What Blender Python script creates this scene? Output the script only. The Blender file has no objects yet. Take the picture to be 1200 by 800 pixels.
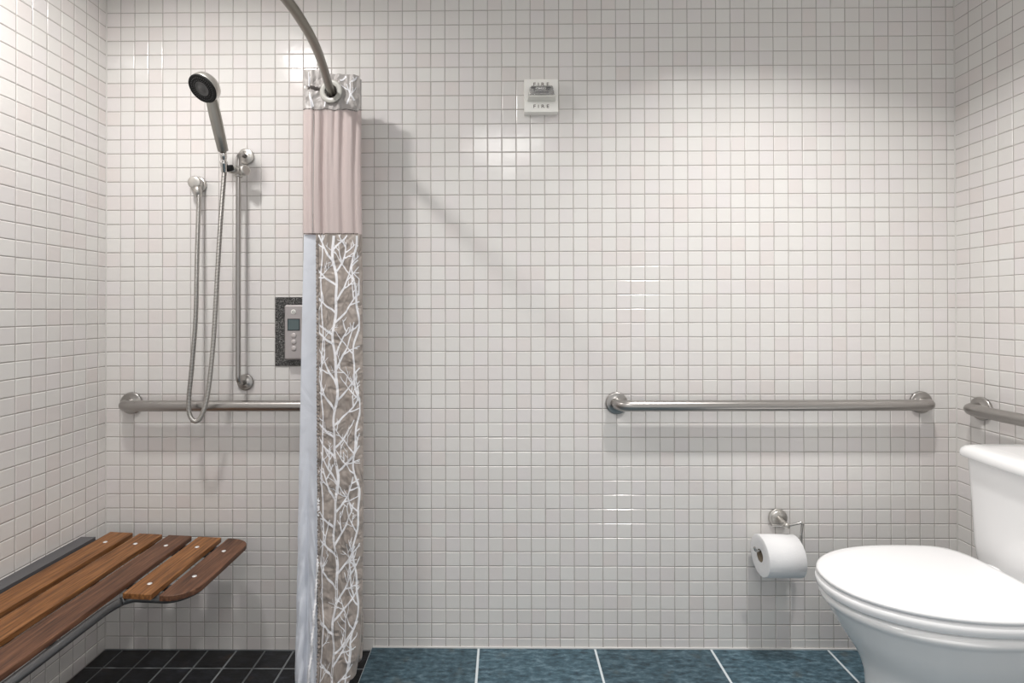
import bpy, bmesh, math, random
from mathutils import Vector, Matrix

# ------------------------------------------------------------ tuning values
EXPOSURE = 0.12
SHOWER_W, TOILET_W, FILL_W = 11.0, 11.0, 12.5
WORLD = 0.75
LAMP_COL = (1.0, 0.975, 0.95)

scene = bpy.context.scene
coll = scene.collection

# ------------------------------------------------------------ camera
cam_d = bpy.data.cameras.new('camera')
cam = bpy.data.objects.new('camera', cam_d)
coll.objects.link(cam)
cam_d.sensor_fit = 'HORIZONTAL'
cam_d.sensor_width = 36.0
cam_d.lens = 36.0 * 599.31 / 1200.0
cam_d.shift_x = (600 - 584.29) / 1200.0
cam_d.shift_y = (360.03 - 400) / 1200.0
cam_d.clip_start = 0.02
# columns of R: right, forward, up of the camera in the room
R = ((0.9999508, -0.0097165, 0.0020131),
     (0.0097269, 0.9999392, -0.0051932),
     (-0.0019625, 0.0052125, 0.9999845))
right = Vector((R[0][0], R[1][0], R[2][0]))
fwd = Vector((R[0][1], R[1][1], R[2][1]))
up = Vector((R[0][2], R[1][2], R[2][2]))
m = Matrix.Identity(4)
for i in range(3):
    m[i][0] = right[i]
    m[i][1] = up[i]
    m[i][2] = -fwd[i]
    m[i][3] = (1.42722, -1.82200, 1.19917)[i]
cam.matrix_world = m
scene.camera = cam

# ------------------------------------------------------------ world and light
w = bpy.data.worlds.new('world')
scene.world = w
w.use_nodes = True
w.node_tree.nodes['Background'].inputs[0].default_value = (1.0, 0.99, 0.98, 1)
w.node_tree.nodes['Background'].inputs[1].default_value = WORLD


def downlight(name, x, y, watts, size=0.15, z=2.432, spread=152):
    l = bpy.data.lights.new(name, 'AREA')
    l.shape = 'DISK'
    l.size = size
    l.energy = watts
    l.color = LAMP_COL
    l.spread = math.radians(spread)
    o = bpy.data.objects.new(name, l)
    o.location = (x, y, z)
    coll.objects.link(o)
    return o


downlight('shower_downlight', 0.44, -0.74, SHOWER_W, size=0.12, spread=163)
downlight('toilet_downlight', 2.28, -0.72, TOILET_W, size=0.09, spread=126)
downlight('added_fill_light', 1.45, -2.05, FILL_W, 0.6, spread=178)  # broad fill added behind the camera to even out the walls, no known lamp

scene.view_settings.view_transform = 'Standard'
scene.view_settings.look = 'None'
scene.view_settings.exposure = EXPOSURE
scene.view_settings.gamma = 1.0
scene.view_settings.use_curve_mapping = False
try:
    scene.cycles.max_bounces = 12
    scene.cycles.diffuse_bounces = 6
    scene.cycles.caustics_reflective = False
    scene.cycles.caustics_refractive = False
except Exception:
    pass

# ------------------------------------------------------------ materials


def sr(r, g, b):
    def f(c):
        c /= 255.0
        return c / 12.92 if c <= 0.04045 else ((c + 0.055) / 1.055) ** 2.4
    return (f(r), f(g), f(b), 1.0)


def new_mat(name):
    mt = bpy.data.materials.new(name)
    mt.use_nodes = True
    nt = mt.node_tree
    return mt, nt, nt.nodes['Principled BSDF']


def plain(name, col, rough=0.5, metal=0.0, coat=0.0, spec=None, bump=0.0, bscale=200.0, vary=0.0, vscale=20.0, stretch=None):
    mt, nt, b = new_mat(name)
    b.inputs['Base Color'].default_value = col
    b.inputs['Roughness'].default_value = rough
    b.inputs['Metallic'].default_value = metal
    b.inputs['Coat Weight'].default_value = coat
    if spec is not None:
        b.inputs['Specular IOR Level'].default_value = spec
    tc = nt.nodes.new('ShaderNodeTexCoord')
    mp = nt.nodes.new('ShaderNodeMapping')
    nt.links.new(tc.outputs['Object'], mp.inputs[0])
    if stretch:
        mp.inputs['Scale'].default_value = stretch
    if bump:
        n = nt.nodes.new('ShaderNodeTexNoise')
        n.inputs['Scale'].default_value = bscale
        n.inputs['Detail'].default_value = 3
        nt.links.new(mp.outputs[0], n.inputs['Vector'])
        bp = nt.nodes.new('ShaderNodeBump')
        bp.inputs['Strength'].default_value = bump
        bp.inputs['Distance'].default_value = 0.001
        nt.links.new(n.outputs[0], bp.inputs['Height'])
        nt.links.new(bp.outputs[0], b.inputs['Normal'])
    if vary:
        n = nt.nodes.new('ShaderNodeTexNoise')
        n.inputs['Scale'].default_value = vscale
        n.inputs['Detail'].default_value = 4
        nt.links.new(mp.outputs[0], n.inputs['Vector'])
        r = nt.nodes.new('ShaderNodeMapRange')
        r.inputs['From Min'].default_value = 0.3
        r.inputs['From Max'].default_value = 0.7
        r.inputs['To Min'].default_value = 1 - vary
        r.inputs['To Max'].default_value = 1 + vary
        nt.links.new(n.outputs[0], r.inputs[0])
        h = nt.nodes.new('ShaderNodeHueSaturation')
        h.inputs['Color'].default_value = col
        nt.links.new(r.outputs[0], h.inputs['Value'])
        nt.links.new(h.outputs[0], b.inputs['Base Color'])
    return mt


def tile_mat():
    mt, nt, b = new_mat('glazed_mosaic_tile')
    g = nt.nodes.new('ShaderNodeNewGeometry')
    cr = nt.nodes.new('ShaderNodeValToRGB')
    e = cr.color_ramp.elements
    e[0].position = 0.0
    e[0].color = sr(225, 219, 216)
    e[1].position = 1.0
    e[1].color = sr(229, 227, 224)
    e2 = cr.color_ramp.elements.new(0.5)
    e2.color = sr(225, 222, 219)
    e3 = cr.color_ramp.elements.new(0.25)
    e3.color = sr(227, 223, 222)
    nt.links.new(g.outputs['Random Per Island'], cr.inputs[0])
    nt.links.new(cr.outputs[0], b.inputs['Base Color'])
    b.inputs['Roughness'].default_value = 0.16
    b.inputs['Specular IOR Level'].default_value = 0.45
    tc = nt.nodes.new('ShaderNodeTexCoord')
    n = nt.nodes.new('ShaderNodeTexNoise')
    n.inputs['Scale'].default_value = 45
    n.inputs['Detail'].default_value = 1.5
    nt.links.new(tc.outputs['Object'], n.inputs['Vector'])
    bp = nt.nodes.new('ShaderNodeBump')
    bp.inputs['Strength'].default_value = 0.25
    bp.inputs['Distance'].default_value = 0.0012
    nt.links.new(n.outputs[0], bp.inputs['Height'])
    nt.links.new(bp.outputs[0], b.inputs['Normal'])
    return mt


def slate_mat(name, dark, mid, light, rust, rough, streak, spec=0.5):
    mt, nt, b = new_mat(name)
    L = nt.links
    tc = nt.nodes.new('ShaderNodeTexCoord')
    mp = nt.nodes.new('ShaderNodeMapping')
    mp.inputs['Scale'].default_value = streak
    L.new(tc.outputs['Object'], mp.inputs[0])
    g = nt.nodes.new('ShaderNodeNewGeometry')
    n = nt.nodes.new('ShaderNodeTexNoise')
    n.noise_dimensions = '4D'
    n.inputs['Scale'].default_value = 9
    n.inputs['Detail'].default_value = 9
    n.inputs['Roughness'].default_value = 0.68
    mul = nt.nodes.new('ShaderNodeMath')
    mul.operation = 'MULTIPLY'
    mul.inputs[1].default_value = 37
    L.new(g.outputs['Random Per Island'], mul.inputs[0])
    L.new(mul.outputs[0], n.inputs['W'])
    L.new(mp.outputs[0], n.inputs['Vector'])
    cr = nt.nodes.new('ShaderNodeValToRGB')
    e = cr.color_ramp.elements
    e[0].position = 0.33
    e[0].color = dark
    e[1].position = 0.72
    e[1].color = light
    x = e.new(0.5)
    x.color = mid
    L.new(n.outputs[0], cr.inputs[0])
    n2 = nt.nodes.new('ShaderNodeTexNoise')
    n2.noise_dimensions = '4D'
    n2.inputs['Scale'].default_value = 14
    n2.inputs['Detail'].default_value = 3
    L.new(mul.outputs[0], n2.inputs['W'])
    L.new(tc.outputs['Object'], n2.inputs['Vector'])
    r2 = nt.nodes.new('ShaderNodeMapRange')
    r2.inputs['From Min'].default_value = 0.6
    r2.inputs['From Max'].default_value = 0.8
    r2.inputs['To Max'].default_value = 0.55
    L.new(n2.outputs[0], r2.inputs[0])
    mx = nt.nodes.new('ShaderNodeMix')
    mx.data_type = 'RGBA'
    L.new(r2.outputs[0], mx.inputs[0])
    L.new(cr.outputs[0], mx.inputs[6])
    mx.inputs[7].default_value = rust
    hs = nt.nodes.new('ShaderNodeHueSaturation')
    rv = nt.nodes.new('ShaderNodeMapRange')
    rv.inputs['To Min'].default_value = 0.75
    rv.inputs['To Max'].default_value = 1.25
    L.new(g.outputs['Random Per Island'], rv.inputs[0])
    L.new(rv.outputs[0], hs.inputs['Value'])
    L.new(mx.outputs[2], hs.inputs['Color'])
    L.new(hs.outputs[0], b.inputs['Base Color'])
    b.inputs['Roughness'].default_value = rough
    b.inputs['Specular IOR Level'].default_value = spec
    bp = nt.nodes.new('ShaderNodeBump')
    bp.inputs['Strength'].default_value = 0.5
    bp.inputs['Distance'].default_value = 0.002
    L.new(n.outputs[0], bp.inputs['Height'])
    L.new(bp.outputs[0], b.inputs['Normal'])
    return mt


def wood_mat(name, c1, c2, c3):
    mt, nt, b = new_mat(name)
    L = nt.links
    tc = nt.nodes.new('ShaderNodeTexCoord')
    mp = nt.nodes.new('ShaderNodeMapping')
    mp.inputs['Scale'].default_value = (90, 5, 60)
    L.new(tc.outputs['Object'], mp.inputs[0])
    n = nt.nodes.new('ShaderNodeTexNoise')
    n.inputs['Scale'].default_value = 1.6
    n.inputs['Detail'].default_value = 7
    n.inputs['Roughness'].default_value = 0.6
    L.new(mp.outputs[0], n.inputs['Vector'])
    cr = nt.nodes.new('ShaderNodeValToRGB')
    e = cr.color_ramp.elements
    e[0].position = 0.34
    e[0].color = c1
    e[1].position = 0.68
    e[1].color = c3
    x = e.new(0.5)
    x.color = c2
    L.new(n.outputs[0], cr.inputs[0])
    L.new(cr.outputs[0], b.inputs['Base Color'])
    b.inputs['Roughness'].default_value = 0.45
    bp = nt.nodes.new('ShaderNodeBump')
    bp.inputs['Strength'].default_value = 0.25
    bp.inputs['Distance'].default_value = 0.0008
    L.new(n.outputs[0], bp.inputs['Height'])
    L.new(bp.outputs[0], b.inputs['Normal'])
    return mt


def brushed_mat(name, col, rough=0.3):
    mt, nt, b = new_mat(name)
    L = nt.links
    b.inputs['Metallic'].default_value = 1
    b.inputs['Base Color'].default_value = col
    b.inputs['Roughness'].default_value = rough
    b.inputs['Anisotropic'].default_value = 0.3
    tc = nt.nodes.new('ShaderNodeTexCoord')
    n = nt.nodes.new('ShaderNodeTexNoise')
    n.inputs['Scale'].default_value = 120
    n.inputs['Detail'].default_value = 3
    L.new(tc.outputs['Object'], n.inputs['Vector'])
    r = nt.nodes.new('ShaderNodeMapRange')
    r.inputs['To Min'].default_value = rough * 0.8
    r.inputs['To Max'].default_value = rough * 1.25
    L.new(n.outputs[0], r.inputs[0])
    L.new(r.outputs[0], b.inputs['Roughness'])
    return mt


def cloth_mat(name, col, rough=0.85, trans=0.2, sheen=0.3, bump=0.3, scale=(60, 60, 25), bdist=0.004):
    mt, nt, b = new_mat(name)
    L = nt.links
    b.inputs['Base Color'].default_value = col
    b.inputs['Roughness'].default_value = rough
    b.inputs['Sheen Weight'].default_value = sheen
    tc = nt.nodes.new('ShaderNodeTexCoord')
    mp = nt.nodes.new('ShaderNodeMapping')
    mp.inputs['Scale'].default_value = scale
    mp.inputs['Rotation'].default_value = (0, 0.5, 0)
    L.new(tc.outputs['Object'], mp.inputs[0])
    n = nt.nodes.new('ShaderNodeTexNoise')
    n.inputs['Scale'].default_value = 0.6
    n.inputs['Detail'].default_value = 2.5
    n.inputs['Distortion'].default_value = 0.6
    L.new(mp.outputs[0], n.inputs['Vector'])
    bp = nt.nodes.new('ShaderNodeBump')
    bp.inputs['Strength'].default_value = bump
    bp.inputs['Distance'].default_value = bdist
    L.new(n.outputs[0], bp.inputs['Height'])
    L.new(bp.outputs[0], b.inputs['Normal'])
    if trans:
        out = nt.nodes['Material Output']
        t = nt.nodes.new('ShaderNodeBsdfTranslucent')
        t.inputs[0].default_value = col
        ms = nt.nodes.new('ShaderNodeMixShader')
        ms.inputs[0].default_value = trans
        L.new(b.outputs[0], ms.inputs[1])
        L.new(t.outputs[0], ms.inputs[2])
        L.new(ms.outputs[0], out.inputs[0])
    return mt


def granite_mat():
    mt, nt, b = new_mat('speckled_granite')
    L = nt.links
    tc = nt.nodes.new('ShaderNodeTexCoord')
    v = nt.nodes.new('ShaderNodeTexNoise')
    v.inputs['Scale'].default_value = 330
    v.inputs['Detail'].default_value = 2
    L.new(tc.outputs['Object'], v.inputs['Vector'])
    cr = nt.nodes.new('ShaderNodeValToRGB')
    e = cr.color_ramp.elements
    e[0].position = 0.42
    e[0].color = sr(30, 30, 31)
    e[1].position = 0.7
    e[1].color = sr(165, 163, 160)
    x = e.new(0.55)
    x.color = sr(74, 73, 72)
    L.new(v.outputs[0], cr.inputs[0])
    L.new(cr.outputs[0], b.inputs['Base Color'])
    b.inputs['Roughness'].default_value = 0.3
    return mt


M_TILE = tile_mat()
M_GROUT = plain('wall_grout', sr(172, 167, 163), 0.9, bump=0.3, bscale=400)
M_SLATE = slate_mat('blue_slate_tile', sr(36, 52, 61), sr(68, 95, 108), sr(122, 148, 160), sr(96, 92, 80), 0.42, (3.5, 9, 4))
M_BLACK = slate_mat('black_slate_tile', sr(8, 9, 12), sr(20, 22, 27), sr(48, 52, 60), sr(74, 50, 30), 0.3, (3, 6, 4))
M_FGROUT = plain('pale_floor_grout', sr(214, 222, 226), 0.9)
M_SGROUT = plain('grey_floor_grout', sr(128, 132, 134), 0.9)
M_CAULK = plain('white_caulk', sr(225, 224, 222), 0.5)
M_CAULKW = plain('corner_caulk', sr(206, 203, 199), 0.5)
M_PAINT = plain('white_paint', sr(236, 235, 233), 0.8, bump=0.1)
M_STEEL = brushed_mat('brushed_stainless', sr(174, 171, 168), 0.3)
M_CHROME = plain('chrome', sr(205, 203, 200), 0.1, 1.0)
M_SATIN = plain('satin_nickel', sr(196, 193, 188), 0.36, 0.9)
M_HANDLE = plain('grey_satin_handle', sr(150, 148, 142), 0.3, 0.85)
M_RUBBER = plain('black_rubber', sr(10, 10, 11), 0.7, bump=0.2)
M_GROOVE = plain('hose_groove', sr(62, 62, 62), 0.5, 0.6)
M_GREYRUB = plain('grey_nozzle_ring', sr(84, 84, 84), 0.4)
M_PORC = plain('white_porcelain', sr(240, 240, 240), 0.09, coat=0.0)
M_SEAT = plain('white_seat_plastic', sr(247, 247, 248), 0.16, coat=0.15)
M_PAPER = plain('toilet_tissue', sr(244, 244, 245), 0.95, bump=0.5, bscale=260)
M_CARD = plain('grey_cardboard', sr(140, 128, 112), 0.9)
M_WOODA = wood_mat('honey_teak', sr(92, 58, 30), sr(132, 86, 46), sr(162, 112, 66))
M_WOODB = wood_mat('brown_teak', sr(66, 43, 31), sr(98, 65, 46), sr(130, 91, 67))
M_BRACKET = plain('grey_powder_coat', sr(106, 106, 109), 0.42, 0.3)
M_FRAME = plain('dark_grey_tube', sr(112, 113, 114), 0.3, 0.7)
M_SCREW = plain('polished_screw', sr(240, 240, 240), 0.3, 0.35)
M_STROBE = plain('strobe_white_plastic', sr(247, 246, 241), 0.35)
M_INK = plain('dark_red_ink', sr(62, 34, 34), 0.6)
M_REFL = plain('strobe_reflector', sr(200, 200, 198), 0.25, 0.8)
M_DARK = plain('dark_slot', sr(20, 20, 20), 0.6)
M_GRANITE = granite_mat()
M_CTRL = plain('silver_plastic', sr(182, 176, 176), 0.35, 0.35)
M_CTRLTOP = plain('pale_button', sr(196, 190, 189), 0.4, 0.2)
M_LCD = plain('grey_display', sr(92, 106, 108), 0.2)
M_LCDRIM = plain('display_rim', sr(36, 42, 46), 0.3)
M_PINK = cloth_mat('blush_sheer_fabric', sr(214, 200, 197), trans=0.22, bump=0.5, scale=(130, 40, 16), bdist=0.004)
M_TAUPE = cloth_mat('taupe_print_fabric', sr(164, 154, 147), 0.42, 0.04, 0.2, 1.0, (34, 30, 26), 0.03)
M_PRINT = cloth_mat('white_branch_print', sr(240, 240, 244), 0.6, 0.04, 0.2, 0.6, (34, 30, 26), 0.02)
M_LINER = cloth_mat('pale_blue_liner', sr(232, 236, 244), 0.8, 0.25, 0.2, 0.7, (22, 22, 16), 0.012)
M_HEADER = cloth_mat('silver_header_fabric', sr(176, 171, 168), 0.4, 0.04, 0.2, 1.0, (50, 50, 40), 0.012)
M_STITCH = plain('dark_stitching', sr(84, 78, 72), 0.9)
M_WSTITCH = plain('white_stitching', sr(245, 245, 248), 0.8)
M_RING = plain('grey_curtain_ring', sr(182, 181, 174), 0.35)
M_ROD = brushed_mat('satin_rod', sr(140, 136, 128), 0.33)


def clear_mat():
    mt, nt, b = new_mat('clear_polycarbonate')
    b.inputs['Base Color'].default_value = (0.97, 0.97, 0.97, 1)
    b.inputs['Roughness'].default_value = 0.06
    b.inputs['IOR'].default_value = 1.3
    b.inputs['Transmission Weight'].default_value = 0.85
    return mt


M_CLEAR = clear_mat()

# ------------------------------------------------------------ mesh helpers


class MB:
    """collects verts and faces with a material slot each"""

    def __init__(s):
        s.v = []
        s.f = []
        s.mi = []
        s.sm = []

    def add(s, vs, fs, mi=0, smooth=False):
        o = len(s.v)
        s.v += [tuple(v) for v in vs]
        for f in fs:
            s.f.append(tuple(o + i for i in f))
            s.mi.append(mi)
            s.sm.append(smooth)

    def build(s, name, mats, parent=None, bevel=0.0, seg=2, subsurf=0, solid=0.0, angle=None, recalc=True):
        me = bpy.data.meshes.new(name)
        me.from_pydata(s.v, [], s.f)
        if not isinstance(mats, (list, tuple)):
            mats = [mats]
        for mt in mats:
            me.materials.append(mt)
        me.polygons.foreach_set('material_index', s.mi)
        me.polygons.foreach_set('use_smooth', s.sm)
        if recalc:
            bm = bmesh.new()
            bm.from_mesh(me)
            bmesh.ops.recalc_face_normals(bm, faces=bm.faces)
            bm.to_mesh(me)
            bm.free()
        me.update()
        ob = bpy.data.objects.new(name, me)
        coll.objects.link(ob)
        if parent:
            ob.parent = parent
            ob.matrix_parent_inverse = Matrix.Translation(parent.location).inverted()
        if bevel:
            md = ob.modifiers.new('bevel', 'BEVEL')
            md.width = bevel
            md.segments = seg
            md.limit_method = 'ANGLE'
            md.angle_limit = math.radians(40)
            me.polygons.foreach_set('use_smooth', [True] * len(me.polygons))
            wn = ob.modifiers.new('wn', 'WEIGHTED_NORMAL')
            wn.keep_sharp = True
        if solid:
            md = ob.modifiers.new('solid', 'SOLIDIFY')
            md.thickness = solid
            md.offset = 1
        if subsurf:
            md = ob.modifiers.new('sub', 'SUBSURF')
            md.levels = subsurf
            md.render_levels = subsurf
        return ob


def box(mb, x0, x1, y0, y1, z0, z1, mi=0):
    vs = [(x, y, z) for z in (z0, z1) for x, y in ((x0, y0), (x1, y0), (x1, y1), (x0, y1))]
    mb.add(vs, [(0, 3, 2, 1), (4, 5, 6, 7), (0, 1, 5, 4), (1, 2, 6, 5), (2, 3, 7, 6), (3, 0, 4, 7)], mi)


def frames(path):
    """tangent, normal, binormal at each point by parallel transport"""
    P = [Vector(p) for p in path]
    T = []
    for i in range(len(P)):
        a = P[max(i - 1, 0)]
        b = P[min(i + 1, len(P) - 1)]
        T.append((b - a).normalized())
    n = T[0].orthogonal().normalized()
    out = []
    for i, t in enumerate(T):
        n = (n - t * n.dot(t))
        n = n.normalized() if n.length > 1e-6 else t.orthogonal().normalized()
        out.append((P[i], t, n, t.cross(n)))
    return out


def tube(mb, path, r, seg=16, mi=0, caps=True):
    fr = frames(path)
    rs = r if isinstance(r, (list, tuple)) else [r] * len(fr)
    vs = []
    for (p, t, n, b), rr in zip(fr, rs):
        for k in range(seg):
            a = 2 * math.pi * k / seg
            vs.append(p + (n * math.cos(a) + b * math.sin(a)) * rr)
    fs = []
    for i in range(len(fr) - 1):
        for k in range(seg):
            k2 = (k + 1) % seg
            fs.append((i * seg + k, i * seg + k2, (i + 1) * seg + k2, (i + 1) * seg + k))
    mb.add(vs, fs, mi, True)
    if caps:
        o = (len(fr) - 1) * seg
        mb.add(vs[:seg], [tuple(range(seg))[::-1]], mi)
        mb.add(vs[o:], [tuple(range(seg))], mi)


def lathe(mb, prof, origin, axis, seg=32, mi=0):
    """prof: list of (distance along axis, radius)"""
    o = Vector(origin)
    t = Vector(axis).normalized()
    n = t.orthogonal().normalized()
    b = t.cross(n)
    vs = []
    for d, r in prof:
        for k in range(seg):
            a = 2 * math.pi * k / seg
            vs.append(o + t * d + (n * math.cos(a) + b * math.sin(a)) * max(r, 1e-5))
    fs = []
    for i in range(len(prof) - 1):
        for k in range(seg):
            k2 = (k + 1) % seg
            fs.append((i * seg + k, i * seg + k2, (i + 1) * seg + k2, (i + 1) * seg + k))
    mb.add(vs, fs, mi, True)


def smooth_path(pts, n=8):
    """Catmull-Rom through the points"""
    P = [Vector(p) for p in pts]
    P = [P[0] * 2 - P[1]] + P + [P[-1] * 2 - P[-2]]
    out = []
    for i in range(1, len(P) - 2):
        for k in range(n):
            t = k / n
            a, b, c, d = P[i - 1], P[i], P[i + 1], P[i + 2]
            out.append(0.5 * ((2 * b) + (c - a) * t + (2 * a - 5 * b + 4 * c - d) * t * t + (3 * b - a - 3 * c + d) * t ** 3))
    out.append(P[-2])
    return out


def round_corners(pts, rad, n=8):
    P = [Vector(p) for p in pts]
    out = [P[0]]
    for i in range(1, len(P) - 1):
        a, c, b = P[i - 1], P[i], P[i + 1]
        d1 = (a - c).normalized()
        d2 = (b - c).normalized()
        for k in range(n + 1):
            t = k / n
            p1, p2 = c + d1 * rad, c + d2 * rad
            out.append(p1 * (1 - t) ** 2 + c * 2 * t * (1 - t) + p2 * t * t)
    out.append(P[-1])
    return out


def thing(name, label, cat, loc, group=None):
    o = bpy.data.objects.new(name, None)
    o.empty_display_size = 0.05
    o.location = loc
    coll.objects.link(o)
    tag(o, label, cat, group)
    return o


def tag(o, label, cat, group=None):
    o['label'] = label
    o['category'] = cat
    if group:
        o['group'] = group


def struct(o):
    o['kind'] = 'structure'
    return o


# ------------------------------------------------------------ room shell
PIT = 0.0508
Z0 = 0.035            # height of the lowest full wall joint
W = 3.0252            # room width
H = 2.44              # ceiling
YF = -2.75            # open front of the room
rnd = random.Random(4)


def tiled_wall(name, ucuts, vcuts, to3, backing):
    """tiles between cut lines; to3(u, v, d) -> point, d = distance into the room"""
    mb = MB()
    g, bv, dep = 0.0009, 0.0022, 0.0016
    for i in range(len(ucuts) - 1):
        for j in range(len(vcuts) - 1):
            u0, u1, v0, v1 = ucuts[i] + g, ucuts[i + 1] - g, vcuts[j] + g, vcuts[j + 1] - g
            if u1 - u0 < 0.004 or v1 - v0 < 0.004:
                continue
            uj, vj = rnd.gauss(0, 0.00022), rnd.gauss(0, 0.00022)
            u0 += uj
            u1 += uj
            v0 += vj
            v1 += vj
            tu, tv = rnd.gauss(0, 0.0045), rnd.gauss(0, 0.0045)
            cu, cv = (u0 + u1) / 2, (v0 + v1) / 2

            def d(u, v):
                return (u - cu) * tu + (v - cv) * tv
            vs = []
            b2 = bv * 0.4
            for ins, dd in ((0, -dep), (b2, -0.0007), (bv, 0.0)):
                for u, v in ((u0 + ins, v0 + ins), (u1 - ins, v0 + ins), (u1 - ins, v1 - ins), (u0 + ins, v1 - ins)):
                    vs.append(to3(u, v, dd + d(u, v)))
            fs = [(8, 9, 10, 11)]
            for L in (0, 4):
                for k in range(4):
                    k2 = (k + 1) % 4
                    fs.append((L + k, L + k2, L + 4 + k2, L + 4 + k))
            mb.add(vs, fs, 0)
    for q in backing:
        mb.add([to3(u, v, d) for u, v, d in q], [(0, 1, 2, 3)], 1)
    return mb


def slab(u0, u1, v0, v1, d0, d1):
    """a box of quads in (u, v, d)"""
    c = [(u0, v0), (u1, v0), (u1, v1), (u0, v1)]
    q = [[(u, v, d0) for u, v in c], [(u, v, d1) for u, v in c]]
    for k in range(4):
        a, b = c[k], c[(k + 1) % 4]
        q.append([(a[0], a[1], d0), (b[0], b[1], d0), (b[0], b[1], d1), (a[0], a[1], d1)])
    return q


SHZ = -0.012
XD = 0.956            # where the shower floor meets the bathroom floor
vc = [SHZ] + [Z0 + PIT * k for k in range(0, 48)]
vc = [v for v in vc if v < H] + [H]
ub = [PIT * k for k in range(0, 60)] + [W]
mb = tiled_wall('wall_back', ub, vc, lambda u, v, d: (u, -d, v), slab(-0.1, W + 0.1, -0.06, H + 0.1, -0.0014, -0.1))
struct(mb.build('wall_back', [M_TILE, M_GROUT], recalc=True))
ul = [0.0] + [(k + 0.6857) * PIT for k in range(0, 60) if (k + 0.6857) * PIT < -YF] + [-YF]
mb = tiled_wall('wall_left', ul, vc, lambda u, v, d: (d, -u, v), slab(0, -YF, -0.06, H + 0.1, -0.0014, -0.1))
struct(mb.build('wall_left', [M_TILE, M_GROUT]))
ur = [0.0] + [(k + 1.044) * PIT for k in range(0, 60) if (k + 1.044) * PIT < -YF] + [-YF]
mb = tiled_wall('wall_right', ur, vc, lambda u, v, d: (W - d, -u, v), slab(0, -YF, -0.06, H + 0.1, -0.0014, -0.1))
struct(mb.build('wall_right', [M_TILE, M_GROUT]))
# the front of the room is left unbuilt so soft world light fills in
mb = MB()
box(mb, -0.1, W + 0.1, YF - 0.1, 0.1, H, H + 0.1)
struct(mb.build('ceiling', M_PAINT))


def tiled_floor(name, xs, ys, z, gap, mt, mg, x0, x1, y0, y1, bv=0.0015):
    mb = MB()
    for i in range(len(xs) - 1):
        for j in range(len(ys) - 1):
            a0, a1, b0, b1 = xs[i] + gap / 2, xs[i + 1] - gap / 2, ys[j] + gap / 2, ys[j + 1] - gap / 2
            if a1 - a0 < 0.004 or b1 - b0 < 0.004:
                continue
            tx, ty = rnd.gauss(0, 0.004), rnd.gauss(0, 0.004)
            cx, cy = (a0 + a1) / 2, (b0 + b1) / 2
            vs = []
            for ins, dz in ((0, -0.002), (bv, 0)):
                for x, y in ((a0 + ins, b0 + ins), (a1 - ins, b0 + ins), (a1 - ins, b1 - ins), (a0 + ins, b1 - ins)):
                    vs.append((x, y, z + dz + ((x - cx) * tx + (y - cy) * ty) * 0.3))
            fs = [(4, 5, 6, 7)] + [(k, (k + 1) % 4, 4 + (k + 1) % 4, 4 + k) for k in range(4)]
            mb.add(vs, fs, 0)
    box(mb, x0, x1, y0, y1, z - 0.06, z - 0.0012, 1)
    return struct(mb.build(name, [mt, mg]))


xs = [XD - 0.002, 1.3365, 1.7485, 2.158, 2.568, 2.978, W + 0.002]
ys = [YF, -2.46, -2.05, -1.64, -1.23, -0.82, -0.41, 0.002]
tiled_floor('floor', xs, ys, 0.0, 0.0065, M_SLATE, M_FGROUT, XD, W, YF, 0)
xs = [-0.002] + [0.0635 + 0.1022 * k for k in range(0, 9)] + [XD + 0.002]
xs = [x for x in xs if x < XD - 0.01] + [XD + 0.001]
ys = sorted([0.001, YF] + [-0.0915 - 0.1022 * k for k in range(0, 26)])
tiled_floor('floor_shower', xs, ys, SHZ, 0.0052, M_BLACK, M_SGROUT, 0, XD, YF, 0)
mb = MB()
box(mb, XD + 0.004, W - 0.001, -0.004, -0.0002, -0.001, 0.0055)
struct(mb.build('trim_1', M_CAULK, bevel=0.001))
mb = MB()
box(mb, 0.001, XD - 0.002, -0.003, -0.0002, SHZ - 0.001, SHZ + 0.003)
struct(mb.build('trim_2', M_SGROUT))

for i_, (xa, xb) in enumerate(((0.0, 0.0032), (W - 0.0032, W))):
    mb = MB()
    vs = [(xa, 0, SHZ), (xb, 0, SHZ), (xa if i_ == 0 else xb, -0.0032, SHZ)]
    vs += [(x, y, H) for x, y, _ in vs]
    mb.add(vs, [(0, 1, 2), (3, 4, 5), (0, 1, 4, 3), (1, 2, 5, 4), (2, 0, 3, 5)])
    struct(mb.build('trim_%d' % (3 + i_), M_CAULKW))

# ------------------------------------------------------------ grab bars


def flange(name, c, axis, parent, r=0.039, mt=None):
    mb = MB()
    t = Vector(axis).normalized()
    prof = [(0.0, 0), (0.0, r - 0.0005), (0.001, r), (0.006, r), (0.0085, r - 0.0015), (0.0095, r - 0.005), (0.0098, 0.022), (0.0115, 0.0205), (0.0115, 0)]
    prof = [(d, rr * r / 0.039 if i in (6, 7) else rr) for i, (d, rr) in enumerate(prof)]
    lathe(mb, prof, c, t, 48)
    return mb.build(name, mt or M_STEEL, parent)


def grab_bar(label, a, b, nrm, group=None):
    """a, b: wall points of the two flange centres; nrm: out of the wall"""
    a, b, n = Vector(a), Vector(b), Vector(nrm)
    root = thing('grab_bar', label, 'grab bar', (a + b) / 2, group)
    flange('flange', a + n * 0.0002, n, root)
    flange('flange', b + n * 0.0002, n, root)
    d = (b - a).normalized()
    a1, b1 = a - d * 0.004, b + d * 0.004
    path = round_corners([a1 + n * 0.008, a1 + n * 0.057, b1 + n * 0.057, b1 + n * 0.008], 0.048, 12)
    mb = MB()
    tube(mb, path, 0.019, 32)
    mb.build('bar', M_STEEL, root)
    return root


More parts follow.
